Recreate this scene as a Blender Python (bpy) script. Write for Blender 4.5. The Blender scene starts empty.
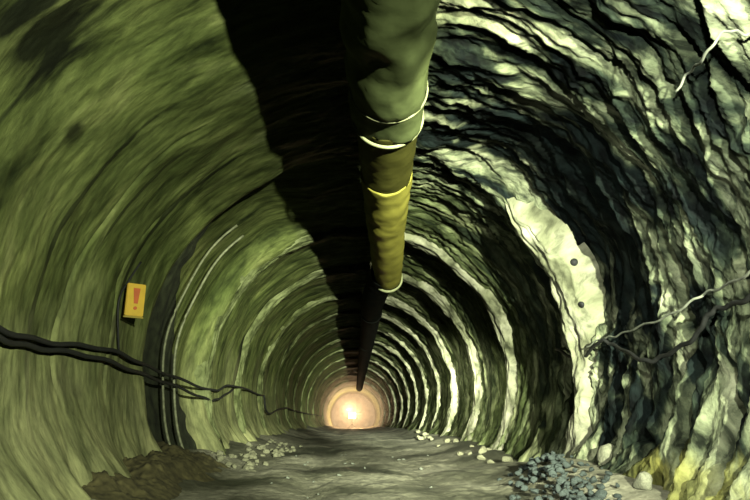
import bpy, bmesh, math, random
import numpy as np
from mathutils import Vector, Matrix

scene = bpy.context.scene
col = scene.collection
random.seed(7)
rng = np.random.RandomState(11)

# ------------------------------------------------------------------ noise
_perm = rng.permutation(4096)
_grad = rng.normal(size=(4096, 3))
_grad /= np.linalg.norm(_grad, axis=1)[:, None]

def perlin(x, y, z=0.0):
    x = np.asarray(x, float); y = np.asarray(y, float)
    x, y, z = np.broadcast_arrays(x, y, np.asarray(z, float))
    xi = np.floor(x).astype(int); yi = np.floor(y).astype(int); zi = np.floor(z).astype(int)
    xf = x - xi; yf = y - yi; zf = z - zi
    def fade(t): return t * t * t * (t * (t * 6 - 15) + 10)
    u, v, w = fade(xf), fade(yf), fade(zf)
    out = 0
    for dx in (0, 1):
        for dy in (0, 1):
            for dz in (0, 1):
                h = _perm[(_perm[(_perm[(xi + dx) & 4095] + yi + dy) & 4095] + zi + dz) & 4095]
                g = _grad[h]
                d = g[..., 0] * (xf - dx) + g[..., 1] * (yf - dy) + g[..., 2] * (zf - dz)
                wx = u if dx else 1 - u
                wy = v if dy else 1 - v
                wz = w if dz else 1 - w
                out = out + d * wx * wy * wz
    return out * 1.5

def fbm(x, y, z=0.0, octv=4, gain=0.5):
    a, f, s = 1.0, 1.0, 0.0
    for k in range(octv):
        s = s + a * perlin(np.asarray(x) * f, np.asarray(y) * f, np.asarray(z) * f + 7.3 * k)
        a *= gain; f *= 2.03
    return s

def sstep(a, b, x):
    t = np.clip((np.asarray(x, float) - a) / (b - a), 0, 1)
    return t * t * (3 - 2 * t)

# ------------------------------------------------------------------ tunnel geometry
EYE = 0.9
CX, CZ, R = 0.2, 1.6, 3.1
TH0, TH1 = -36.0, 216.0         # angle round the bore: right foot .. left foot
Y0, Y1 = 2.2, 88.0
RIBS = [8.35, 12.2, 15.6, 19.3, 22.8, 26.6, 30.6, 35.0, 40.0, 46.0, 53.0, 61.0, 70.0]

def grade(y):                    # the drive dips away gently beyond the crest
    y = np.asarray(y, float)
    t = np.clip(y - 16.0, 0, None)
    return -np.where(t < 20, 0.0005 * t * t, 0.2 + 0.02 * (t - 20))

def bump(y, c, w):
    return np.exp(-((y - c) / w) ** 2)

def offset(th, y):
    """outward displacement of the bore (m); th in degrees"""
    th = np.asarray(th, float); y = np.asarray(y, float)
    s = np.radians(th) * R
    right = sstep(112, 66, th)           # 1 on the right side
    low = sstep(40, 5, th)
    d = 0.08 * fbm(s / 1.9, y / 1.7, 3.1, 3)
    # streaks that follow the round of the bore
    sw = s + 0.35 * perlin(s / 1.1, y / 0.9, 9.0)
    yw = y + 0.30 * perlin(s / 1.6, y / 1.3, 5.0) + 0.18 * s * right
    st = (1 - right) * fbm(sw / 1.5, yw / 0.45, 1.7, 3, 0.5) + right * fbm(sw / 0.95, yw / 0.17, 1.7, 4, 0.6)
    rg = 1 - np.abs(2 * perlin(sw / 0.7, yw / 0.20, 12.0))
    amp = 0.018 + 0.095 * right * (1 - 0.6 * sstep(8.6, 10.5, y))
    d = d + amp * st - (0.004 + 0.06 * right * (1 - 0.6 * sstep(8.6, 10.5, y))) * (rg - 0.5)
    d = d + (0.007 + 0.022 * right) * fbm(s / 0.30, y / 0.10, 21.0, 3)
    # blasting rounds: the bore jumps outward after each arch and closes in again
    for i, rb in enumerate(RIBS):
        nxt = RIBS[i + 1] if i + 1 < len(RIBS) else rb + 9
        prof = sstep(rb - 0.10, rb + 0.2, y) * sstep(nxt + 0.1, rb + 0.6, y)
        d = d + (0.07 + 0.08 * right) * prof
    # first, thick lining up to six and a half metres on the right, hollow behind it
    edge = 6.35 + 0.5 * perlin(s / 0.9, 0.3, 2.0)
    near = right * sstep(-5, 25, th) * sstep(74, 52, th)
    d = d + near * 0.16 * sstep(4.6, 6.3, y) * sstep(8.3, 7.7, y)
    d = d - near * 0.02 * sstep(edge + 0.12, edge - 0.25, y)
    d = d + near * 0.20 * sstep(edge - 0.1, edge + 0.25, y) * sstep(8.3, 7.7, y)
    # left: slot in the lining
    left = sstep(105, 125, th)
    d = d + left * 0.30 * sstep(8.45, 8.62, y) * sstep(12.0, 11.4, y)
    d = d - left * 0.05 * sstep(7.6, 8.4, y) * sstep(8.62, 8.5, y)
    for yy, wd in ((6.05, 0.025), (7.15, 0.02)):
        d = d + sstep(120, 150, th) * sstep(196, 182, th) * 0.05 * bump(y, yy + 0.25 * perlin(s / 1.3, yy), wd)
    for yy in (15.3, 18.9):
        d = d + left * 0.14 * bump(y, yy + 0.10 * perlin(s / 0.7, yy), 0.12)
    # upright cracks low on the right
    for yy, dep, top in ((5.62, 0.42, 18), (5.02, 0.30, 2), (6.5, 0.25, 8)):
        c = yy + 0.10 * perlin(s / 0.6, yy * 3.0)
        d = d + dep * bump(y, c, 0.085) * sstep(top, top - 14, th)
    # foot of the lining flares inwards
    foot = sstep(-14, -34, th) + sstep(194, 214, th)
    d = d - 0.18 * foot * (0.6 + 1.2 * np.clip(perlin(y / 0.35, 4.4), -0.4, 1))
    return d

def bore(th, y, inset=0.0):
    a = np.radians(th)
    r = R + offset(th, y) - inset
    return np.stack([CX + r * np.cos(a), np.asarray(y, float) + 0 * r, CZ + r * np.sin(a) + grade(y)], -1)

# ------------------------------------------------------------------ object helpers
def tag(o, label=None, cat=None, group=None, kind=None):
    if label: o['label'] = label
    if cat: o['category'] = cat
    if group: o['group'] = group
    if kind: o['kind'] = kind
    return o

def link(name, me, mat, parent=None, smooth=True):
    o = bpy.data.objects.new(name, me)
    col.objects.link(o)
    if mat:
        me.materials.append(mat)
    if smooth:
        me.polygons.foreach_set('use_smooth', [True] * len(me.polygons))
    if parent:
        o.parent = parent
    return o

def empty(name, loc, label, cat, group=None):
    o = bpy.data.objects.new(name, None)
    col.objects.link(o)
    o.location = loc
    o.empty_display_size = 0.1
    return tag(o, label, cat, group)

def grid_mesh(name, P, UV=None, wrap=False):
    n, m = P.shape[:2]
    idx = np.arange(n * m).reshape(n, m)
    a, b, c, d = idx[:-1, :-1], idx[:-1, 1:], idx[1:, 1:], idx[1:, :-1]
    F = np.stack([a, b, c, d], -1).reshape(-1, 4)
    me = bpy.data.meshes.new(name)
    me.vertices.add(n * m)
    me.vertices.foreach_set('co', P.reshape(-1).astype(np.float32))
    me.loops.add(F.size)
    me.loops.foreach_set('vertex_index', F.reshape(-1).astype(np.int32))
    me.polygons.add(len(F))
    me.polygons.foreach_set('loop_start', (np.arange(len(F)) * 4).astype(np.int32))
    me.update(calc_edges=True)
    if UV is not None:
        ul = me.uv_layers.new(name='surface')
        ul.data.foreach_set('uv', UV.reshape(-1, 2)[F.reshape(-1)].reshape(-1).astype(np.float32))
    me.validate()
    return me

def tube(name, pts, rad, mat, parent=None, seg=10, caps=True):
    """a swept tube through points; rad is a number or a list"""
    pts = [Vector(p) for p in pts]
    rad = [rad] * len(pts) if isinstance(rad, (int, float)) else rad
    bm = bmesh.new()
    rings = []
    up = Vector((0, 0, 1))
    for i, p in enumerate(pts):
        t = (pts[min(i + 1, len(pts) - 1)] - pts[max(i - 1, 0)]).normalized()
        u = up if abs(t.dot(up)) < 0.95 else Vector((1, 0, 0))
        s = t.cross(u).normalized(); n = s.cross(t)
        rings.append([bm.verts.new(p + rad[i] * (math.cos(k * 2 * math.pi / seg) * s + math.sin(k * 2 * math.pi / seg) * n)) for k in range(seg)])
    for A, B in zip(rings[:-1], rings[1:]):
        for k in range(seg):
            bm.faces.new((A[k], A[(k + 1) % seg], B[(k + 1) % seg], B[k]))
    if caps:
        bm.faces.new(rings[0]); bm.faces.new(rings[-1])
    bmesh.ops.recalc_face_normals(bm, faces=bm.faces)
    me = bpy.data.meshes.new(name); bm.to_mesh(me); bm.free()
    return link(name, me, mat, parent)

def box(name, size, mat, parent=None, loc=(0, 0, 0), rot=(0, 0, 0), bev=0.01):
    bm = bmesh.new()
    bmesh.ops.create_cube(bm, size=1)
    bmesh.ops.scale(bm, vec=size, verts=bm.verts)
    if bev:
        bmesh.ops.bevel(bm, geom=bm.edges[:], offset=bev, segments=2, affect='EDGES')
    me = bpy.data.meshes.new(name); bm.to_mesh(me); bm.free()
    o = link(name, me, mat, parent, smooth=False)
    o.location = loc; o.rotation_euler = rot
    return o

def smooth_path(pts, n):
    """Catmull-Rom through points"""
    P = [Vector(p) for p in pts]
    P = [P[0] * 2 - P[1]] + P + [P[-1] * 2 - P[-2]]
    out = []
    segs = len(P) - 3
    for i in range(segs):
        for k in range(n):
            t = k / n
            a, b, c, d = P[i:i + 4]
            out.append(0.5 * ((2 * b) + (c - a) * t + (2 * a - 5 * b + 4 * c - d) * t * t + (3 * b - a - 3 * c + d) * t ** 3))
    out.append(P[-2])
    return out

# ------------------------------------------------------------------ materials
def new_mat(name):
    m = bpy.data.materials.new(name); m.use_nodes = True
    nt = m.node_tree
    return m, nt, nt.nodes['Principled BSDF']

def N(nt, kind, **kw):
    n = nt.nodes.new(kind)
    for k, v in kw.items():
        if k.startswith('i_'):
            n.inputs[k[2:]].default_value = v
        else:
            setattr(n, k, v)
    return n

def ramp(nt, src, stops):
    r = nt.nodes.new('ShaderNodeValToRGB')
    e = r.color_ramp.elements
    e[0].position, e[0].color = stops[0][0], (*stops[0][1], 1)
    e[1].position, e[1].color = stops[-1][0], (*stops[-1][1], 1)
    for p, c in stops[1:-1]:
        x = e.new(p); x.color = (*c, 1)
    nt.links.new(src, r.inputs['Fac'])
    return r.outputs['Color']

def mixc(nt, fac, a, b, mode='MIX'):
    m = nt.nodes.new('ShaderNodeMix'); m.data_type = 'RGBA'; m.blend_type = mode
    for s, v in ((0, fac), (6, a), (7, b)):
        if hasattr(v, 'is_linked'):
            nt.links.new(v, m.inputs[s])
        else:
            m.inputs[s].default_value = v if s == 0 else (*v, 1)
    return m.outputs[2]

def simple(name, c, rough=0.7, metal=0.0, var=0.25, scale=14.0, bumpd=0.1, spec=0.4):
    m, nt, b = new_mat(name)
    tc = N(nt, 'ShaderNodeTexCoord')
    n = N(nt, 'ShaderNodeTexNoise', i_Scale=scale, i_Detail=6.0)
    nt.links.new(tc.outputs['Object'], n.inputs['Vector'])
    lo = tuple(x * (1 - var) for x in c); hi = tuple(min(1, x * (1 + var)) for x in c)
    nt.links.new(ramp(nt, n.outputs['Fac'], [(0.3, lo), (0.7, hi)]), b.inputs['Base Color'])
    b.inputs['Roughness'].default_value = rough
    b.inputs['Metallic'].default_value = metal
    b.inputs['Specular IOR Level'].default_value = spec
    if bumpd:
        bp = N(nt, 'ShaderNodeBump', i_Strength=bumpd, i_Distance=0.02)
        nt.links.new(n.outputs['Fac'], bp.inputs['Height'])
        nt.links.new(bp.outputs['Normal'], b.inputs['Normal'])
    return m

def S(th): return math.radians(th) * R
# place round the bore, place along it, reach round, reach along, strength
BLK = (0.007, 0.012, 0.012); SHADE_OLIVE = (0.010, 0.012, 0.006); YEL = (0.33, 0.31, 0.085)  # olive-black paints groove shade and the lamp falloff at upper left
PATCHES = [(S(36), 6.9, 2.4, 1.15, 0.97, BLK), (S(164), 5.45, 1.7, 0.035, 0.8, SHADE_OLIVE), (S(158), 7.25, 1.5, 0.04, 0.8, SHADE_OLIVE), (S(150), 6.3, 1.0, 0.035, 0.7, SHADE_OLIVE), (S(184), 14.9, 1.3, 0.16, 0.9, SHADE_OLIVE), (S(184), 18.7, 1.2, 0.20, 0.8, SHADE_OLIVE), (S(196), 23.5, 1.0, 0.25, 0.7, SHADE_OLIVE), (S(24), 10.3, 2.0, 0.8, 0.75, BLK), (S(20), 14.4, 1.8, 0.45, 0.5, BLK),
           (S(141), 3.75, 0.5, 0.36, 0.95, SHADE_OLIVE), (S(148), 4.75, 0.16, 0.14, 0.8, SHADE_OLIVE), (S(10), 5.35, 0.5, 0.35, 0.7, BLK),
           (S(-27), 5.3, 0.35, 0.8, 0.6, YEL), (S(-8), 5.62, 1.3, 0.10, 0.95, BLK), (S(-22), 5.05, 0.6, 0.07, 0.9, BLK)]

def rock_material():
    """sprayed concrete over rock; UV = metres round the bore, metres along it"""
    m, nt, b = new_mat('sprayed_rock')
    L = nt.links.new
    uv = N(nt, 'ShaderNodeUVMap', uv_map='surface')
    def noise(sx, sy, scale, det=6.0, dist=0.0, off=0.0, rough=0.55):
        mp = N(nt, 'ShaderNodeMapping')
        mp.inputs['Scale'].default_value = (sx, sy, 1)
        mp.inputs['Location'].default_value = (off, off * 0.7, off)
        L(uv.outputs[0], mp.inputs['Vector'])
        n = N(nt, 'ShaderNodeTexNoise', i_Scale=scale, i_Detail=det, i_Distortion=dist, i_Roughness=rough)
        L(mp.outputs[0], n.inputs['Vector'])
        return n.outputs['Fac']
    streak = noise(0.7, 2.2, 1.2, 8.0, 0.8, 0.0)
    streak2 = noise(0.9, 5.5, 1.2, 6.0, 0.4, 3.3)
    blot = noise(0.6, 0.6, 0.9, 4.0, 0.3, 9.1)
    fine = noise(1.6, 5.0, 4.0, 10.0, 0.3, 1.7, 0.72)
    # left lining: olive green
    cl = ramp(nt, streak, [(0.30, (0.022, 0.027, 0.010)), (0.43, (0.088, 0.098, 0.034)), (0.58, (0.150, 0.160, 0.059)), (0.74, (0.235, 0.232, 0.10))])
    cl = mixc(nt, blot, cl, mixc(nt, 1.0, cl, (0.80, 1.0, 0.75), 'MULTIPLY'))
    # right: pale, with wet dark rock between
    cr = ramp(nt, streak, [(0.40, (0.006, 0.010, 0.010)), (0.47, (0.035, 0.048, 0.033)), (0.54, (0.22, 0.245, 0.155)), (0.70, (0.46, 0.47, 0.335))])
    sep = N(nt, 'ShaderNodeSeparateXYZ'); L(uv.outputs[0], sep.inputs[0])
    ad = N(nt, 'ShaderNodeMath', operation='MULTIPLY_ADD'); L(blot, ad.inputs[0]); ad.inputs[1].default_value = 3.0; L(sep.outputs['X'], ad.inputs[2])
    mr = N(nt, 'ShaderNodeMapRange', i_1=6.6, i_2=8.2) if False else N(nt, 'ShaderNodeMapRange')
    mr.inputs['From Min'].default_value = 5.6; mr.inputs['From Max'].default_value = 7.8
    L(ad.outputs[0], mr.inputs['Value'])
    fy = N(nt, 'ShaderNodeMapRange'); L(sep.outputs['Y'], fy.inputs['Value'])
    fy.inputs['From Min'].default_value = 8.6; fy.inputs['From Max'].default_value = 10.0; fy.inputs['To Max'].default_value = 0.6
    mx_ = N(nt, 'ShaderNodeMath', operation='MAXIMUM'); L(fy.outputs[0], mx_.inputs[0]); L(mr.outputs[0], mx_.inputs[1])
    mr = mx_
    c = mixc(nt, mr.outputs[0], cr, cl)
    # patches: dark rock, yellow staining, and painted shade in recess, cracks and upper left
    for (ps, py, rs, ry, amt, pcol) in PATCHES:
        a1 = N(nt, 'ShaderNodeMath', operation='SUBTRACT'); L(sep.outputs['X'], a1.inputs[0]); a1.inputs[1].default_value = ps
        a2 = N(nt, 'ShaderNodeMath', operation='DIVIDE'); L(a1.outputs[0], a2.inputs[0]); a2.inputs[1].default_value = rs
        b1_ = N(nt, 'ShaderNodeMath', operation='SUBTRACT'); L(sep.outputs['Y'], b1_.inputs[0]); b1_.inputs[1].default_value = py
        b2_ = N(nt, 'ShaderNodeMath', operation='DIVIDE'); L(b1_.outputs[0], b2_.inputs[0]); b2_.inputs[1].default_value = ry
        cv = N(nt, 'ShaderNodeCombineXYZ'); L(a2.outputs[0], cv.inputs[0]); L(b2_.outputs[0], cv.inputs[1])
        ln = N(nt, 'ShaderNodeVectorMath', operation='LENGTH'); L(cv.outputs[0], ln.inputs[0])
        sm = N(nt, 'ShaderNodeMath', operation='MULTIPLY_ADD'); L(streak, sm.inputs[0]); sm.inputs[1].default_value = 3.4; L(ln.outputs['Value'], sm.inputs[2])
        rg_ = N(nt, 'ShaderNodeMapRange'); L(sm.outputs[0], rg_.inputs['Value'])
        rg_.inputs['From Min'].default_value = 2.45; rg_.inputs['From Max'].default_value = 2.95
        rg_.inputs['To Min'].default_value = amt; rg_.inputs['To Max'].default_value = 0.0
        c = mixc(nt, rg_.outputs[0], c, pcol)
    # paler tone along the foot of the left wall, yellow staining low on the right
    for (ps, lo, hi, colr, amt) in ((S(196), -1.6, 0.6, (0.33, 0.33, 0.165), 0.8),):
        w1 = N(nt, 'ShaderNodeMath', operation='MULTIPLY_ADD'); L(blot, w1.inputs[0]); w1.inputs[1].default_value = 3.2 if lo < 0 else -3.2; L(sep.outputs['X'], w1.inputs[2])
        w2 = N(nt, 'ShaderNodeMapRange'); L(w1.outputs[0], w2.inputs['Value'])
        off_ = 1.6 if lo < 0 else -1.6
        w2.inputs['From Min'].default_value = ps + lo + off_; w2.inputs['From Max'].default_value = ps + hi + off_
        w2.inputs['To Min'].default_value = 0.0; w2.inputs['To Max'].default_value = amt
        c = mixc(nt, w2.outputs[0], c, colr)
    # dark seepage streaks
    inv0 = N(nt, 'ShaderNodeMapRange'); L(mr.outputs[0], inv0.inputs['Value']); inv0.inputs['To Min'].default_value = 0.75; inv0.inputs['To Max'].default_value = 0.4
    sk = ramp(nt, streak2, [(0.30, (0.25, 0.28, 0.27)), (0.42, (1, 1, 1))])
    c = mixc(nt, inv0.outputs[0], c, sk, 'MULTIPLY')
    speck = noise(1.0, 4.2, 2.7, 7.0, 0.5, 5.2, 0.6)
    sk2 = ramp(nt, speck, [(0.37, (0.10, 0.115, 0.11)), (0.47, (0.75, 0.76, 0.72)), (0.60, (1.4, 1.4, 1.33))])
    inv = N(nt, 'ShaderNodeMapRange'); L(mr.outputs[0], inv.inputs['Value']); inv.inputs['To Min'].default_value = 0.95; inv.inputs['To Max'].default_value = 0.38
    c = mixc(nt, inv.outputs[0], c, sk2, 'MULTIPLY')
    fk = ramp(nt, fine, [(0.34, (0.30, 0.31, 0.29)), (0.5, (0.9, 0.9, 0.87)), (0.66, (1.25, 1.25, 1.2))])
    inv2 = N(nt, 'ShaderNodeMapRange'); L(mr.outputs[0], inv2.inputs['Value']); inv2.inputs['To Min'].default_value = 0.8; inv2.inputs['To Max'].default_value = 0.35
    c = mixc(nt, inv2.outputs[0], c, fk, 'MULTIPLY')
    big = noise(0.55, 1.0, 1.5, 6.0, 1.2, 13.0, 0.6)
    bk = ramp(nt, big, [(0.32, (0.50, 0.54, 0.50)), (0.5, (0.98, 1.0, 0.95)), (0.68, (1.32, 1.30, 1.25))])
    c = mixc(nt, 0.9, c, bk, 'MULTIPLY')
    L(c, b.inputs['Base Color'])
    rr = N(nt, 'ShaderNodeMapRange'); L(streak2, rr.inputs['Value'])
    rr.inputs['From Min'].default_value = 0.3; rr.inputs['From Max'].default_value = 0.6
    rr.inputs['To Min'].default_value = 0.6; rr.inputs['To Max'].default_value = 0.85
    L(rr.outputs[0], b.inputs['Roughness'])
    b.inputs['Specular IOR Level'].default_value = 0.12
    bs = N(nt, 'ShaderNodeMapRange'); L(mr.outputs[0], bs.inputs['Value'])
    bs.inputs['To Min'].default_value = 0.75; bs.inputs['To Max'].default_value = 0.10
    b1 = N(nt, 'ShaderNodeBump', i_Distance=0.07); L(streak2, b1.inputs['Height']); L(bs.outputs[0], b1.inputs['Strength'])
    b2 = N(nt, 'ShaderNodeBump', i_Distance=0.035); L(fine, b2.inputs['Height']); L(inv2.outputs[0], b2.inputs['Strength'])
    L(b1.outputs['Normal'], b2.inputs['Normal'])
    b3 = N(nt, 'ShaderNodeBump', i_Distance=0.05); L(speck, b3.inputs['Height']); L(bs.outputs[0], b3.inputs['Strength'])
    L(b2.outputs['Normal'], b3.inputs['Normal'])
    L(b3.outputs['Normal'], b.inputs['Normal'])
    return m

def floor_material():
    m, nt, b = new_mat('wet_gravel_floor')
    L = nt.links.new
    tc = N(nt, 'ShaderNodeTexCoord')
    n1 = N(nt, 'ShaderNodeTexNoise', i_Scale=0.55, i_Detail=5.0, i_Distortion=0.4); L(tc.outputs['Object'], n1.inputs['Vector'])
    n2 = N(nt, 'ShaderNodeTexNoise', i_Scale=9.0, i_Detail=8.0, i_Roughness=0.65); L(tc.outputs['Object'], n2.inputs['Vector'])
    c = ramp(nt, n1.outputs['Fac'], [(0.38, (0.07, 0.072, 0.045)), (0.5, (0.21, 0.205, 0.135)), (0.64, (0.40, 0.385, 0.27))])
    f = ramp(nt, n2.outputs['Fac'], [(0.32, (0.45, 0.45, 0.42)), (0.62, (1.1, 1.1, 1.05))])
    L(mixc(nt, 0.85, c, f, 'MULTIPLY'), b.inputs['Base Color'])
    r = N(nt, 'ShaderNodeMapRange'); L(n1.outputs['Fac'], r.inputs['Value'])
    r.inputs['From Min'].default_value = 0.38; r.inputs['From Max'].default_value = 0.55
    r.inputs['To Min'].default_value = 0.6; r.inputs['To Max'].default_value = 0.8
    L(r.outputs[0], b.inputs['Roughness'])
    bp = N(nt, 'ShaderNodeBump', i_Strength=0.7, i_Distance=0.05); L(n2.outputs['Fac'], bp.inputs['Height'])
    L(bp.outputs['Normal'], b.inputs['Normal'])
    return m

M_ROCK = rock_material()
M_FLOOR = floor_material()
M_EARTH = simple('brown_earth', (0.085, 0.075, 0.028), 0.95, var=0.5, scale=9, bumpd=0.8)
M_STONE = simple('grey_green_stone', (0.15, 0.165, 0.12), 0.85, var=0.5, scale=5, bumpd=0.5)
M_STONE_PALE = simple('pale_stone', (0.17, 0.17, 0.10), 0.9, var=0.4, scale=5, bumpd=0.5)
M_STONE_DARK = simple('dark_blue_stone', (0.045, 0.058, 0.050), 0.85, var=0.5, scale=5, bumpd=0.5)
M_CABLE = simple('black_rubber', (0.012, 0.013, 0.011), 0.7, var=0.3)
M_CABLE_PALE = simple('dusty_grey_sheath', (0.26, 0.28, 0.20), 0.8, var=0.35)
M_DUCT = simple('green_grey_duct_fabric', (0.055, 0.068, 0.026), 0.6, var=0.35, scale=4, bumpd=0.3, spec=0.03)
M_DUCT_OLIVE = simple('shaded_olive_fabric', (0.042, 0.041, 0.009), 0.6, var=0.2, scale=3, bumpd=0.2, spec=0.03)  # olive fabric with the collar's overhang shade put into its colour
M_DUCT_YELLOW = simple('yellow_duct_fabric', (0.20, 0.185, 0.034), 0.6, var=0.25, scale=3, bumpd=0.2, spec=0.03)
M_DUCT_BLACK = simple('black_duct_fabric', (0.0035, 0.004, 0.003), 0.85, var=0.3, scale=3, bumpd=0.2, spec=0.02)
M_DUCT_SEAM = simple('pale_seam_tape', (0.22, 0.235, 0.12), 0.7, var=0.3, spec=0.03)
M_STEEL = simple('dusty_steel', (0.20, 0.215, 0.12), 0.6, 0.2, var=0.4)
M_STEEL_DARK = simple('dark_steel', (0.05, 0.05, 0.045), 0.6, 0.5, var=0.4)
M_SIGN = simple('yellow_sign_paint', (0.52, 0.33, 0.012), 0.5, var=0.08, bumpd=0)
M_SIGN_RED = simple('red_sign_paint', (0.42, 0.085, 0.008), 0.5, var=0.1, bumpd=0)
M_SIGN_EDGE = simple('dark_yellow_edge', (0.25, 0.19, 0.01), 0.5, var=0.1, bumpd=0)

# ------------------------------------------------------------------ lining, in three strips
def y_stations():
    ys, y = [], Y0
    while y < Y1:
        ys.append(y)
        y += max(0.016, 0.019 * (y / 6.0) ** 1.7)
    ys.append(Y1)
    return np.array(ys)
YS = y_stations()
SPLIT_R, SPLIT_L = 62.0, 118.0
def strip(name, a, b):
    th = np.linspace(a, b, int((b - a) / 252.0 * 760))
    T, Y = np.meshgrid(th, YS)
    P = bore(T, Y)
    UV = np.stack([np.radians(T) * R, Y], -1)
    o = link(name, grid_mesh(name, P, UV), M_ROCK)
    return tag(o, kind='structure')
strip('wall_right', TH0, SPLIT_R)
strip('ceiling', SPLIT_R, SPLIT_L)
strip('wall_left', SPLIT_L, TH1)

# end of the drive
def face_mesh():
    rr = np.linspace(0, 1.06, 26); aa = np.linspace(0, 2 * math.pi, 73)
    A, Q = np.meshgrid(aa, rr)
    X = CX + R * Q * np.cos(A); Z = CZ + R * Q * np.sin(A) + float(grade(Y1))
    Yv = Y1 - 0.3 + 0.5 * fbm(X / 1.1, Z / 1.1, 4.0, 4)
    return grid_mesh('wall_back', np.stack([X, Yv, Z], -1), np.stack([X, Z], -1))
tag(link('wall_back', face_mesh(), simple('bare_rock_face', (0.45, 0.40, 0.30), 0.9, var=0.35, scale=1.2, bumpd=0.6)), kind='structure')

# ------------------------------------------------------------------ floor
def floor_z(x, y):
    x = np.asarray(x, float); y = np.asarray(y, float)
    z = 0.05 * fbm(x / 1.5, y / 1.9, 2.0, 4) + 0.018 * fbm(x / 0.22, y / 0.22, 8.0, 3)
    # wheel ruts and low cross ridges
    for c in (-0.65, 1.0):
        z = z - 0.05 * np.exp(-((x - c - 0.15 * perlin(y / 3.0, c)) / 0.28) ** 2)
    z = z + 0.05 * bump(y + 0.25 * perlin(x / 0.8, 1.1), 9.2, 0.45) - 0.05 * bump(y + 0.3 * x, 11.2, 0.8)
    # rubble toe along both walls
    z = z + 0.30 * sstep(-1.45, -2.7, x) * (0.75 + 0.6 * perlin(y / 1.4, 0.7)) + (0.20 + 0.22 * sstep(9.5, 7.0, y)) * sstep(3.2, 7.4, y) * sstep(1.7, 2.75, x) * (0.8 + 0.5 * perlin(y / 1.2, 5.7))
    return z + grade(y)
xs = np.linspace(-3.1, 3.5, 240)
yf = YS[::2]
X, Y = np.meshgrid(xs, yf)
P = np.stack([X, Y, floor_z(X, Y)], -1)
tag(link('floor', grid_mesh('floor', P), M_FLOOR), kind='structure')

# ------------------------------------------------------------------ arch ribs
def rib_mesh(name, yc, w, p, a, b, seed):
    th = np.linspace(a, b, int(abs(b - a) * 2) + 2)
    q = np.linspace(-1, 1, 37)
    T, Q = np.meshgrid(th, q)
    s = np.radians(T) * R
    prof = np.clip(1 - np.abs(Q) ** 3.5, 0, 1)
    wob = 0.12 * fbm(s / 0.7, seed + Q * 0.5, 3.0, 4)
    if b < 100:
        w = w * (0.15 + 0.85 * sstep(60, 30, T))
    Yv = yc + Q * w * 0.5 * (1 + 0.35 * perlin(s / 0.9, seed + 2.0)) + wob
    p = p * (0.30 + 0.70 * sstep(125, 75, T))
    inn = p * prof * (0.85 + 0.5 * perlin(s / 0.8, Q * 1.1 + seed, 1.0)) + 0.035 * fbm(s / 0.45, Q * 3 + seed, 6.0, 3) + 0.03 * fbm(s / 0.7, Q * 6 + seed, 16.0, 3) + (0.05 * fbm(s / 0.5, Q * 2.2, 31.0, 4) if b < 100 else 0)
    if b < 100:
        inn = inn * sstep(b, b - 22, T) - 0.35 * sstep(b - 18, b, T)
    r = R + 0.30 * (1 - prof) - inn
    A = np.radians(T)
    Pp = np.stack([CX + r * np.cos(A), Yv, CZ + r * np.sin(A) + grade(yc)], -1)
    UV = np.stack([s, Yv * 0.6 + seed], -1)
    return grid_mesh(name, Pp, UV)

def pale_material(name, tone):
    m, nt, b = new_mat(name)
    L = nt.links.new
    uv = N(nt, 'ShaderNodeUVMap', uv_map='surface')
    mp = N(nt, 'ShaderNodeMapping'); mp.inputs['Scale'].default_value = (1.0, 2.6, 1); L(uv.outputs[0], mp.inputs['Vector'])
    n = N(nt, 'ShaderNodeTexNoise', i_Scale=1.6, i_Detail=8.0, i_Distortion=0.5); L(mp.outputs[0], n.inputs['Vector'])
    f = N(nt, 'ShaderNodeTexNoise', i_Scale=4.5, i_Detail=9.0, i_Roughness=0.65, i_Distortion=0.4); L(mp.outputs[0], f.inputs['Vector'])
    c = ramp(nt, n.outputs['Fac'], [(p_, tuple(tone * v_ for v_ in c_)) for p_, c_ in [(0.3, (0.05, 0.055, 0.03)), (0.43, (0.33, 0.345, 0.21)), (0.62, (0.60, 0.60, 0.42))]])
    k = ramp(nt, f.outputs['Fac'], [(0.34, (0.30, 0.31, 0.28)), (0.48, (0.85, 0.85, 0.8)), (0.62, (1.15, 1.15, 1.1))])
    sep = N(nt, 'ShaderNodeSeparateXYZ'); L(uv.outputs[0], sep.inputs[0])
    mr = N(nt, 'ShaderNodeMapRange'); L(sep.outputs['X'], mr.inputs['Value'])
    mr.inputs['From Min'].default_value = S(80); mr.inputs['From Max'].default_value = S(120)
    c = mixc(nt, mr.outputs[0], c, mixc(nt, 1.0, c, (0.62, 0.70, 0.46), 'MULTIPLY'))
    L(mixc(nt, 0.8, c, k, 'MULTIPLY'), b.inputs['Base Color'])
    b.inputs['Roughness'].default_value = 0.85; b.inputs['Specular IOR Level'].default_value = 0.1
    bp = N(nt, 'ShaderNodeBump', i_Strength=0.6, i_Distance=0.05); L(f.outputs['Fac'], bp.inputs['Height'])
    L(bp.outputs['Normal'], b.inputs['Normal'])
    return m
M_RIB = pale_material('pale_rib_concrete', 0.68); M_RIB_GREY = pale_material('grey_rib_concrete', 0.55)
FIRST_RIB = None
ORD = ['first', 'second', 'third', 'fourth', 'fifth', 'sixth', 'seventh', 'eighth', 'ninth', 'tenth', 'eleventh', 'twelfth', 'thirteenth']
for i, yc in enumerate(RIBS):
    if i == 0:
        o = link('arch_rib', rib_mesh('arch_rib', 8.2, 0.85, 0.22, TH0, 60, 3.0), M_RIB)
        tag(o, 'broad pale half arch rib on the right wall, nearest of all the arches', 'arch rib', 'arch ribs along the tunnel')
        FIRST_RIB = o
    else:
        o = link('arch_rib', rib_mesh('arch_rib', yc, 0.85 if i < 3 else 0.75, 0.15 if i < 4 else 0.09, TH0, TH1, 3.0 + 5 * i), M_RIB_GREY)
        tag(o, 'pale concrete arch rib round the tunnel, %s one counted from the camera' % ORD[i], 'arch rib', 'arch ribs along the tunnel')

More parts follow.
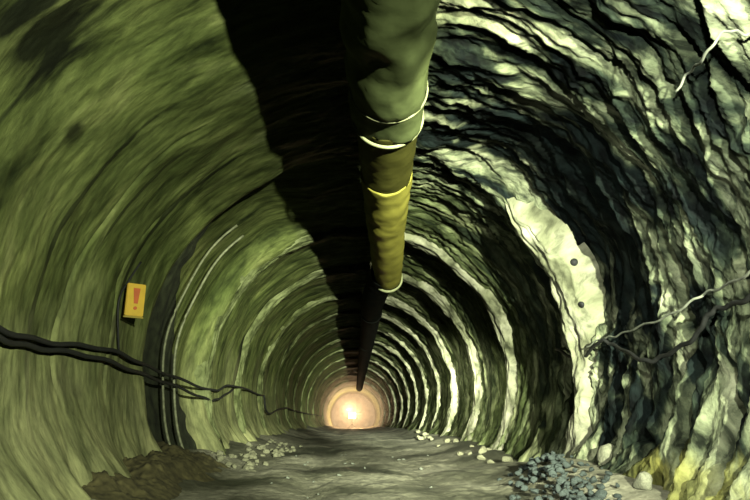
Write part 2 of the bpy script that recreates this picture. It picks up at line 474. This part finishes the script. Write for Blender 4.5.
def slot_strip():
    th = np.linspace(TH1, 124, 220); q = np.linspace(0, 1, 24)
    T, Q = np.meshgrid(th, q)
    k = sstep(124, 200, T)
    a = 8.62 + 0.45 * (1 - k) + 0.10 * perlin(T / 5.0, 1.0)
    b = 9.30 + 2.3 * k ** 1.2 + 0.16 * perlin(T / 5.0, 5.0)
    Yv = a + (b - a) * Q
    r = R + offset(T, Yv) - 0.13 * np.sin(Q * math.pi) ** 0.3 + 0.05 - 0.02 * fbm(T / 25.0, Q * 5, 2.0, 3)
    A = np.radians(T)
    return grid_mesh('trim_1', np.stack([CX + r * np.cos(A), Yv, CZ + r * np.sin(A)], -1), np.stack([A * R, Yv], -1))
tag(link('trim_1', slot_strip(), simple('dark_slot_strip', (0.028, 0.034, 0.015), 0.9, var=0.75, scale=5, bumpd=1.0)), kind='structure')  # dark strip laid in the slot, widening towards its foot

# ------------------------------------------------------------------ lattice girder in the slot of the left wall
g = empty('lattice_girder', (CX - R, 10.1, 0.0), 'pair of thin pale steel bars standing in the dark slot of the left wall', 'girder')
def rel(pts, root): return [Vector(p) - Vector(root.location) for p in pts]
def arc_pts(y, r, a, b, n):
    return [(CX + r * math.cos(math.radians(t)), y + 0.05 * math.sin(t * 0.21), CZ + r * math.sin(math.radians(t))) for t in np.linspace(a, b, n)]
tube('bar', rel(arc_pts(9.45, R + 0.05, 213, 133, 60), g), 0.020, M_STEEL, g)
tube('bar', rel(arc_pts(10.05, R + 0.05, 213, 133, 60), g), 0.022, M_STEEL, g)

# ------------------------------------------------------------------ pixel rays -> points on the lining (750x500 frame)
F = 590.0
VPX, VPY = 352.0, 412.0
pitch = math.atan((VPY - 250) / F)
yaw = math.atan((375 - VPX) / math.hypot(F, VPY - 250))
cam_rot = Matrix.Rotation(-yaw, 3, 'Z') @ Matrix.Rotation(math.pi / 2 + pitch, 3, 'X')
cam_loc = Vector((0, 0, EYE))
def ray(u, v):
    return (cam_rot @ Vector(((u - 375) / F, -(v - 250) / F, -1.0))).normalized()
def on_lining(u, v, inset):
    d = ray(u, v); t = 3.0
    while t < 120:
        p = cam_loc + d * t
        dx, dz = p.x - CX, p.z - CZ - float(grade(p.y))
        th = math.degrees(math.atan2(dz, dx))
        if th < -90: th += 360
        if math.hypot(dx, dz) > R + min(float(offset(th, p.y)), 0.06) - inset:
            return p
        t += 0.02
    return cam_loc + d * 60
def at_height(u, v, z):
    d = ray(u, v); t = (z - EYE) / d.z
    return cam_loc + d * t

def on_floor(u, v):
    d = ray(u, v); t = 3.0
    while t < 60:
        p = cam_loc + d * t
        if p.z < float(floor_z(p.x, p.y)):
            return p
        t += 0.02
    return cam_loc + d * t

def wall_cable(name, px, rad, mat, label, inset, n=7, wob=0.012):
    pts = smooth_path([on_lining(u, v, inset) for u, v in px], n)
    pts = [p + Vector((0, 0, wob * math.sin(i * 1.3) + wob * math.sin(i * 0.47))) for i, p in enumerate(pts)]
    o = tube(name, pts, rad, mat)
    return tag(o, label, 'cable', 'cables along the tunnel walls')
wall_cable('cable', [(-30, 322), (0, 329), (60, 344), (120, 353), (165, 374), (212, 390), (233, 386), (264, 396)], 0.024, M_CABLE,
           'upper of the two black cables sagging along the left wall below the sign', 0.10)
wall_cable('cable', [(-30, 331), (0, 338), (50, 350), (112, 362), (160, 381), (205, 398), (219, 399), (233, 389)], 0.024, M_CABLE,
           'lower of the two black cables sagging along the left wall below the sign', 0.10)
wall_cable('cable', [(264, 396), (268, 413), (284, 408), (300, 412), (322, 416)], 0.03, M_CABLE,
           'short black cable on the far left wall beyond the two sagging ones', 0.12)
wall_cable('cable', [(780, 262), (750, 272), (715, 290), (690, 302), (655, 322), (622, 333), (604, 339), (585, 347)], 0.011, M_CABLE_PALE,
           'dusty pale cable strung across the right wall above the black one', 0.16)
wall_cable('cable', [(780, 290), (750, 297), (722, 308), (706, 318), (690, 342), (660, 357), (640, 360), (615, 345), (600, 342), (580, 358), (556, 350)], 0.022, M_CABLE,
           'black cable sagging on the right wall under the pale one', 0.12)
wall_cable('cable', [(780, 22), (750, 33), (728, 31), (705, 55), (690, 72), (676, 92)], 0.010, M_CABLE_PALE,
           'pale cable climbing the upper right wall in the corner of the picture', 0.14)

# thin wire hanging from the sign down to the cables
p = [on_lining(141, 262, 0.05), on_lining(128, 282, 0.05), on_lining(119, 300, 0.05), on_lining(118, 330, 0.05), on_lining(119, 352, 0.05)]
tag(tube('hanging_wire', smooth_path(p, 5), 0.012, M_CABLE), 'thin black wire hanging behind the yellow sign down to the cables', 'wire')

# two drain holes in the first rib
bpy.context.view_layer.update()
for (u, v, rr_) in ((574, 262, 0.060), (581, 305, 0.050)):
    d = ray(u, v)
    hit, hp, hn, _ = FIRST_RIB.ray_cast(cam_loc, d)
    if hit:
        hn = hn if hn.dot(d) < 0 else -hn
        ho = tube('drain_hole', [hp + hn * 0.012, hp - hn * 0.01, hp - hn * 0.08], [rr_ * 0.85, rr_, rr_ * 0.9], M_CABLE, FIRST_RIB, seg=14)
        ho['label'] = 'dark round drain hole'

# ------------------------------------------------------------------ sign
sp = on_lining(135, 300, 0.22)
dist = (sp - cam_loc).length
k = dist / F
sg = empty('warning_sign', sp, 'small upright yellow sign with a red mark, fixed to the left wall', 'sign')
sg.rotation_euler = (0, 0, math.atan2(-(sp.x), sp.y) + math.radians(16))
W, H = 16.5 * k, 30 * k
box('sign_plate', (W, 0.05, H), M_SIGN, sg, bev=0.008)
tp = box('rim', (W * 1.08, 0.03, 0.02), M_SIGN_EDGE, sg, (0, 0.0, -H / 2 - 0.012), bev=0.004)
def flat(name, pts, mat, parent, y=-0.031, th=0.006):
    bm = bmesh.new()
    a = [bm.verts.new((x, y, z)) for x, z in pts]; b_ = [bm.verts.new((x, y + th, z)) for x, z in pts]
    bm.faces.new(a); bm.faces.new(b_[::-1])
    for i in range(len(pts)):
        j = (i + 1) % len(pts)
        bm.faces.new((a[j], a[i], b_[i], b_[j]))
    bmesh.ops.recalc_face_normals(bm, faces=bm.faces)
    me = bpy.data.meshes.new(name); bm.to_mesh(me); bm.free()
    return link(name, me, mat, parent, smooth=False)
flat('red_mark', [(-0.17 * W, 0.36 * H), (0.20 * W, 0.36 * H), (0.13 * W, -0.12 * H), (-0.08 * W, -0.12 * H)], M_SIGN_RED, sg)
flat('red_dot', [(0.02 * W + 0.10 * W * math.cos(t), -0.26 * H + 0.10 * W * math.sin(t)) for t in np.linspace(0, 2 * math.pi, 17)[:-1]], M_SIGN_RED, sg)
br = tube('bracket', [(0, 0.02, 0.05), (0, 0.30, 0.05)], 0.015, M_STEEL_DARK, sg)

# ------------------------------------------------------------------ ventilation duct
DZ = 3.85
def duct_section(name, pts, rads, mat, parent, seed, seg=48, crease=0.02, n=60):
    pts = [Vector(q) for q in pts]
    path = smooth_path(pts, max(2, n // (len(pts) - 1)))
    m = len(path)
    tt = np.linspace(0, len(rads) - 1, m)
    rr = np.interp(tt, np.arange(len(rads)), rads)
    aa = np.linspace(0, 2 * math.pi, seg + 1)
    Pp = np.zeros((m, seg + 1, 3))
    for i, q in enumerate(path):
        ca = np.cos(aa)[:]; sa = np.sin(aa)
        wr = crease * fbm(ca * 1.5 + seed, sa * 1.5 + q.y * 0.3, q.y * 2.2, 4)
        wr = wr + crease * 0.8 * perlin(ca * 0.8 + q.y * 2.6 + seed, sa * 0.8 - q.y * 1.2, 3.0)
        wr[-1] = wr[0]
        r = rr[i] + wr
        Pp[i, :, 0] = q.x + r * ca; Pp[i, :, 1] = q.y; Pp[i, :, 2] = q.z + r * sa
    Pp -= np.array(parent.location)
    me = grid_mesh(name, Pp)
    o = link(name, me, mat, parent)
    sol = o.modifiers.new('cloth', 'SOLIDIFY'); sol.thickness = 0.012; sol.offset = 0
    return o
def ring_part(name, c, r, minor, mat, parent):
    bm = bmesh.new()
    n1, n2 = 48, 8
    vs = [[bm.verts.new((c[0] + (r + minor * math.cos(q)) * math.cos(t), c[1] + 1.6 * minor * math.sin(q), c[2] + (r + minor * math.cos(q)) * math.sin(t)))
           for q in np.linspace(0, 2 * math.pi, n2 + 1)[:-1]] for t in np.linspace(0, 2 * math.pi, n1 + 1)[:-1]]
    for i in range(n1):
        for j in range(n2):
            bm.faces.new((vs[i][j], vs[(i + 1) % n1][j], vs[(i + 1) % n1][(j + 1) % n2], vs[i][(j + 1) % n2]))
    bmesh.ops.recalc_face_normals(bm, faces=bm.faces)
    bmesh.ops.translate(bm, verts=bm.verts, vec=-Vector(parent.location))
    me = bpy.data.meshes.new(name); bm.to_mesh(me); bm.free()
    return link(name, me, mat, parent)

def duct_at(u, v):
    q = at_height(u, v, DZ); return q
D = [duct_at(391, -60), duct_at(391, 0), duct_at(389, 60), duct_at(387.5, 115), duct_at(386.5, 170), duct_at(386.5, 230), duct_at(388, 278)]
def rad_px(px, q): return px * (q - cam_loc).length / F * 0.93
D0 = D[0] + (D[0] - D[1]) * 1.6
dr = empty('ventilation_duct', (D[1].x, D[1].y, DZ), 'large sagging green and yellow ventilation duct hung under the tunnel roof', 'duct')
print('DUCT', [tuple(round(c, 2) for c in q) for q in D])
duct_section('near_sleeve', [D0, D[0], D[1], D[2], D[3]], [0.36, 0.36, 0.36, 0.355, 0.35], M_DUCT, dr, 1.0, crease=0.035)['label'] = 'creased grey-green near length of the duct'
duct_section('middle_sleeve', [D[3] + Vector((0, -0.1, 0)), (D[3] + D[4]) / 2, D[4] + Vector((0, .06, 0))], [0.325, 0.32, 0.315], M_DUCT_OLIVE, dr, 5.0, crease=0.012)['label'] = 'olive, shade-darkened middle length of the duct'
duct_section('end_sleeve', [D[4], (D[4] + D[5]) / 2, D[5], D[6]], [0.325, 0.32, 0.31, 0.30], M_DUCT_YELLOW, dr, 9.0, crease=0.016)['label'] = 'yellow end length of the duct'
ring_part('collar', D[3], 0.365, 0.016, M_DUCT_SEAM, dr)
ring_part('collar', (D[2] + D[3]) / 2 + Vector((0, -0.05, 0)), 0.368, 0.010, M_DUCT_SEAM, dr)
ring_part('collar', D[6], 0.31, 0.035, M_DUCT_SEAM, dr)
for q in (D[1], D[3], D[5]):
    th = 90.0
    top = bore(np.array(th), np.array(q.y))
    tube('hanger', rel([(q.x, q.y, DZ + 0.3), (q.x - 0.02, q.y, float(top[2]) + 0.05)], dr), 0.010, M_STEEL_DARK, dr)
def fin(name, path, r, mat, parent):  # strip added above the duct to keep lamp light off the roof
    path = smooth_path(path, 14)
    P_ = np.zeros((len(path), 6, 3))
    for i, q in enumerate(path):
        top = CZ + R + float(grade(q.y)) - 0.12
        a_ = q.z + r * 0.9
        for k_ in range(6):
            f_ = k_ / 5
            P_[i, k_] = (q.x + 0.015 * math.sin(q.y * 5) * (1 - f_) - 0.1 * f_, q.y, a_ + (top - a_) * f_)
    P_ -= np.array(parent.location)
    o = link(name, grid_mesh(name, P_), mat, parent)
    sol = o.modifiers.new('cloth', 'SOLIDIFY'); sol.thickness = 0.01; sol.offset = 0
    return o
fin('light_block_fin', [D0] + D[1:], 0.32, M_DUCT_BLACK, dr)['label'] = 'added black strip above the duct, blocking light to the roof'
# thinner black duct running on from it to the far end
E0 = D[6]
bd_pts = [Vector((E0.x - 0.10, E0.y - 0.4, DZ + 0.02)), Vector((0.55, E0.y + 3, DZ)), Vector((0.60, E0.y + 10, DZ + float(grade(E0.y + 10)))),
          Vector((0.65, 40, DZ + float(grade(40)))), Vector((0.70, 60, DZ + float(grade(60))))]
bd = empty('ventilation_duct', (bd_pts[1].x, bd_pts[1].y, DZ), 'thinner black ventilation duct running on from the yellow duct mouth to the far end', 'duct')
fin('light_block_fin', bd_pts, 0.26, M_DUCT_BLACK, bd)
duct_section('sleeve', bd_pts, [0.29, 0.31, 0.31, 0.31, 0.31], M_DUCT_BLACK, bd, 14.0, seg=32, crease=0.012, n=120)
for yy in (18.0, 26.0, 36.0):
    i = [a for a in bd_pts if a.y <= yy][-1]
    ring_part('collar', (np.interp(yy, [q.y for q in bd_pts], [q.x for q in bd_pts]), yy, DZ + float(grade(yy))), 0.325, 0.012, M_DUCT_BLACK, bd)

# ------------------------------------------------------------------ earth bank at the foot of the left wall
def bank_mesh():
    xs_ = np.linspace(-3.0, -1.5, 70); ys_ = np.linspace(5.4, 10.4, 220)
    Xb, Yb = np.meshgrid(xs_, ys_)
    prof = sstep(-1.55, -2.55, Xb + 0.18 * perlin(Yb / 0.5, 3.3)) * sstep(5.4, 6.2, Yb) * sstep(10.4, 9.4, Yb)
    Zb = floor_z(Xb, Yb) - 0.05 + prof * (0.16 + 0.14 * fbm(Xb / 0.5, Yb / 0.6, 1.0, 4) + 0.05 * np.abs(fbm(Xb / 0.09, Yb / 0.09, 6.0, 3)))
    return grid_mesh('earth_bank', np.stack([Xb, Yb, Zb], -1))
tag(link('earth_bank', bank_mesh(), M_EARTH), 'low bank of dark brown earth against the foot of the left wall', 'earth bank', kind='stuff')

# ------------------------------------------------------------------ rocks
def rock_mesh(seed):
    bm = bmesh.new()
    bmesh.ops.create_icosphere(bm, subdivisions=3, radius=1.0)
    co = np.array([v.co[:] for v in bm.verts])
    r = 1 + 0.35 * fbm(co[:, 0] * 0.9 + seed, co[:, 1] * 0.9, co[:, 2] * 0.9, 3)
    # chop with a few planes for a broken look
    rr = np.random.RandomState(seed)
    P_ = co * r[:, None]
    for _ in range(7):
        n = rr.normal(size=3); n /= np.linalg.norm(n); dd = rr.uniform(0.55, 0.85)
        h = P_ @ n - dd
        P_ = P_ - np.clip(h, 0, None)[:, None] * n * 0.92
    for v, q in zip(bm.verts, P_): v.co = q
    me = bpy.data.meshes.new('rock'); bm.to_mesh(me); bm.free()
    me.polygons.foreach_set('use_smooth', [True] * len(me.polygons))
    return me
def rock_set(mat, n, s0):
    out = []
    for i in range(n):
        me = rock_mesh(s0 + i); me.materials.append(mat); out.append(me)
    return out
RS = {'mid': rock_set(M_STONE, 4, 10), 'pale': rock_set(M_STONE_PALE, 4, 30), 'cream': rock_set(simple('cream_stone', (0.27, 0.275, 0.18), 0.9, var=0.3, scale=5, bumpd=0.5), 2, 70), 'dark': rock_set(M_STONE_DARK, 5, 50)}
def rock(kind, x, y, size, label, group, dz=0.0):
    o = bpy.data.objects.new('rock', random.choice(RS[kind])); col.objects.link(o)
    sx = size * random.uniform(0.8, 1.3); sy = size * random.uniform(0.8, 1.2); sz = size * random.uniform(0.55, 0.9)
    o.scale = (sx, sy, sz); o.rotation_euler = (random.uniform(-.3, .3), random.uniform(-.3, .3), random.uniform(0, 6.28))
    o.location = (x, y, float(floor_z(x, y)) + sz * 0.35 + dz)
    return tag(o, label, 'rock', group)
for i in range(175):            # dark heap at the right foot
    y = random.uniform(5.5, 8.4)
    cx = 2.16 + 0.10 * (y - 6)
    x = cx + random.gauss(0, 0.23)
    h = 0.16 * math.exp(-((x - cx) / 0.35) ** 2) * max(0, 1 - ((y - 6.8) / 1.6) ** 2)
    rock('dark', x, y, random.choice((random.uniform(0.02, 0.04), random.uniform(0.03, 0.055))), 'dark blue-grey stone in the broken heap at the right wall foot', 'stones of the right-hand heap', h * random.random())
for i in range(84):            # pale rubble at the left foot, beyond the slot
    y = random.uniform(9.8, 17.0); x = random.uniform(-2.45, -1.55) + 0.03 * (y - 10)
    rock('pale', x, y, random.uniform(0.03, 0.085), 'pale stone in the rubble along the left wall foot beyond the slot', 'stones of the left-hand rubble')
for i in range(24):            # right foot, further on
    y = random.uniform(10.0, 24.0); x = random.uniform(2.15, 2.7)
    rock('pale', x, y, random.uniform(0.04, 0.11), 'pale stone fallen at the foot of the right wall beyond the dark heap', 'stones along the far right foot')
for (u, v, s, lab) in ((617, 466, 0.13, 'tall pale stone leaning on the right wall foot, beside the dark heap'),
                       (650, 486, 0.10, 'rounded pale stone at the lower right, nearest of the pale stones')):
    p = on_floor(u, v)
    print('STONE', tuple(p))
    o = rock('cream', p.x - 0.12, p.y - 0.1, s, lab, None, 0.04)
    o.scale.z = s * (1.5 if u < 640 else 0.95)
for i in range(20):
    y = random.uniform(6.2, 14.0); x = random.uniform(-1.3, 1.7)
    rock('mid', x, y, random.uniform(0.015, 0.04), 'small grey-green stone lying loose on the tunnel floor', 'loose stones on the floor')

# ------------------------------------------------------------------ lamp at the far end
def lampstand():
    y = 74.0; x = 0.02; z0 = float(grade(y)) + float(0)
    z0 = float(floor_z(x, y))
    r = empty('floodlight', (x, y, z0), 'bright warm work lamp on a stand at the far end of the tunnel', 'lamp')
    hd = box('lamp_head', (0.9, 0.30, 0.7), M_STEEL_DARK, r, (0, 0, 1.45), bev=0.03)
    m, nt, b = new_mat('lamp_glow')
    b.inputs['Emission Color'].default_value = (1.0, 0.68, 0.36, 1); b.inputs['Emission Strength'].default_value = 40
    n = N(nt, 'ShaderNodeTexNoise', i_Scale=3.0); nt.links.new(ramp(nt, n.outputs['Fac'], [(0, (0.9, 0.85, 0.8)), (1, (1, 1, 1))]), b.inputs['Base Color'])
    box('lens', (0.78, 0.04, 0.58), m, r, (0, -0.16, 1.45), bev=0.01)
    tube('pole', [(0, 0, 0.3), (0, 0, 1.2)], 0.03, M_STEEL_DARK, r)
    for a in (90, 210, 330):
        tube('leg', [(0, 0, 0.5), (0.5 * math.cos(math.radians(a)), 0.5 * math.sin(math.radians(a)), 0.0)], 0.022, M_STEEL_DARK, r)
lampstand()

# dusty warm air in the last stretch
bm = bmesh.new(); bmesh.ops.create_cone(bm, cap_ends=True, segments=40, radius1=R + 0.1, radius2=R + 0.1, depth=30)
bmesh.ops.rotate(bm, verts=bm.verts, matrix=Matrix.Rotation(math.pi / 2, 3, 'X'))
bmesh.ops.translate(bm, verts=bm.verts, vec=(CX, 72.5, CZ + float(grade(72.5))))
me = bpy.data.meshes.new('dust_haze'); bm.to_mesh(me); bm.free()
mh = bpy.data.materials.new('dust'); mh.use_nodes = True; nh = mh.node_tree
nh.nodes.remove(nh.nodes['Principled BSDF'])
vsn = nh.nodes.new('ShaderNodeVolumeScatter'); vsn.inputs['Color'].default_value = (1, 0.92, 0.8, 1); vsn.inputs['Density'].default_value = 0.03
vsn.inputs['Anisotropy'].default_value = 0.3
nh.links.new(vsn.outputs[0], nh.nodes['Material Output'].inputs['Volume'])
tag(link('dust_haze', me, mh, smooth=False), 'warm dusty haze at the far end of the tunnel', 'haze', kind='stuff')

# ------------------------------------------------------------------ lights
def spot(name, loc, target, power, angle, colr, size=0.12, blend=0.5):
    l = bpy.data.lights.new(name, 'SPOT'); l.energy = power; l.color = colr
    l.spot_size = math.radians(angle); l.spot_blend = blend; l.shadow_soft_size = size
    o = bpy.data.objects.new(name, l); col.objects.link(o); o.location = loc
    o.rotation_euler = (Vector(target) - Vector(loc)).to_track_quat('-Z', 'Y').to_euler()
    return o
def point(name, loc, power, colr, size=0.3):
    l = bpy.data.lights.new(name, 'POINT'); l.energy = power; l.color = colr; l.shadow_soft_size = size
    o = bpy.data.objects.new(name, l); col.objects.link(o); o.location = loc
    return o
KEY = (0.94, 1.0, 0.77)
LX, LY, LZ = 2.2, -2.4, 2.02       # key lamp behind the camera on the right, with two added far beams
spot('work_floodlight', (LX, LY, LZ), (-0.6, 8, 2.2), 4500, 125, KEY, 0.05, 0.4)
spot('work_floodlight', (LX, LY, LZ), (-0.7, 21, 1.9), 25000, 34, KEY, 0.05, 0.8)
spot('work_floodlight', (LX, LY, LZ), (0.1, 50, 1.2), 210000, 13, KEY, 0.05, 0.8)
# added unseen fill lights on the left, turned to the right-hand wall
spot('fill_light', (-2.2, 2.5, 0.6), (3.3, 6.9, 1.3), 450, 62, (0.98, 1.0, 0.86), 0.06, 0.7)
spot('fill_light', (-1.2, -1.6, 1.0), (2.9, 17, 1.0), 28000, 14, (0.98, 1.0, 0.80), 0.06, 0.9)
# added unseen fill and rim lights for the right wall and duct
spot('wall_fill_light', (1.35, 1.3, 2.75), (3.2, 6.6, 2.2), 780, 84, (0.95, 1.0, 0.86), 0.05, 0.6)
spot('duct_rim_light', (2.15, 2.5, 3.35), (0.42, 6.6, 3.85), 1300, 46, (0.98, 1.0, 0.72), 0.06, 0.6)
# warm lamps in the last stretch
point('end_lamp', (0.3, 73, 0.6), 1500, (1.0, 0.58, 0.27), 0.3)
point('end_lamp', (-0.4, 79, 1.2), 2500, (1.0, 0.62, 0.30), 0.3)

w = bpy.data.worlds.new('dark'); scene.world = w; w.use_nodes = True
w.node_tree.nodes['Background'].inputs['Color'].default_value = (0.45, 0.65, 0.55, 1)
w.node_tree.nodes['Background'].inputs['Strength'].default_value = 0.03

# ------------------------------------------------------------------ camera
cd = bpy.data.cameras.new('camera'); cd.sensor_width = 36.0; cd.lens = F / 750 * 36.0
co = bpy.data.objects.new('camera', cd); col.objects.link(co)
co.location = cam_loc; co.rotation_euler = cam_rot.to_euler()
cd.clip_end = 300
scene.camera = co
scene.cycles.diffuse_bounces = 0

vs = scene.view_settings
scene.display_settings.display_device = 'sRGB'
vs.view_transform = 'Standard'; vs.look = 'None'; vs.gamma = 1.0; vs.exposure = 0.0; vs.use_curve_mapping = False
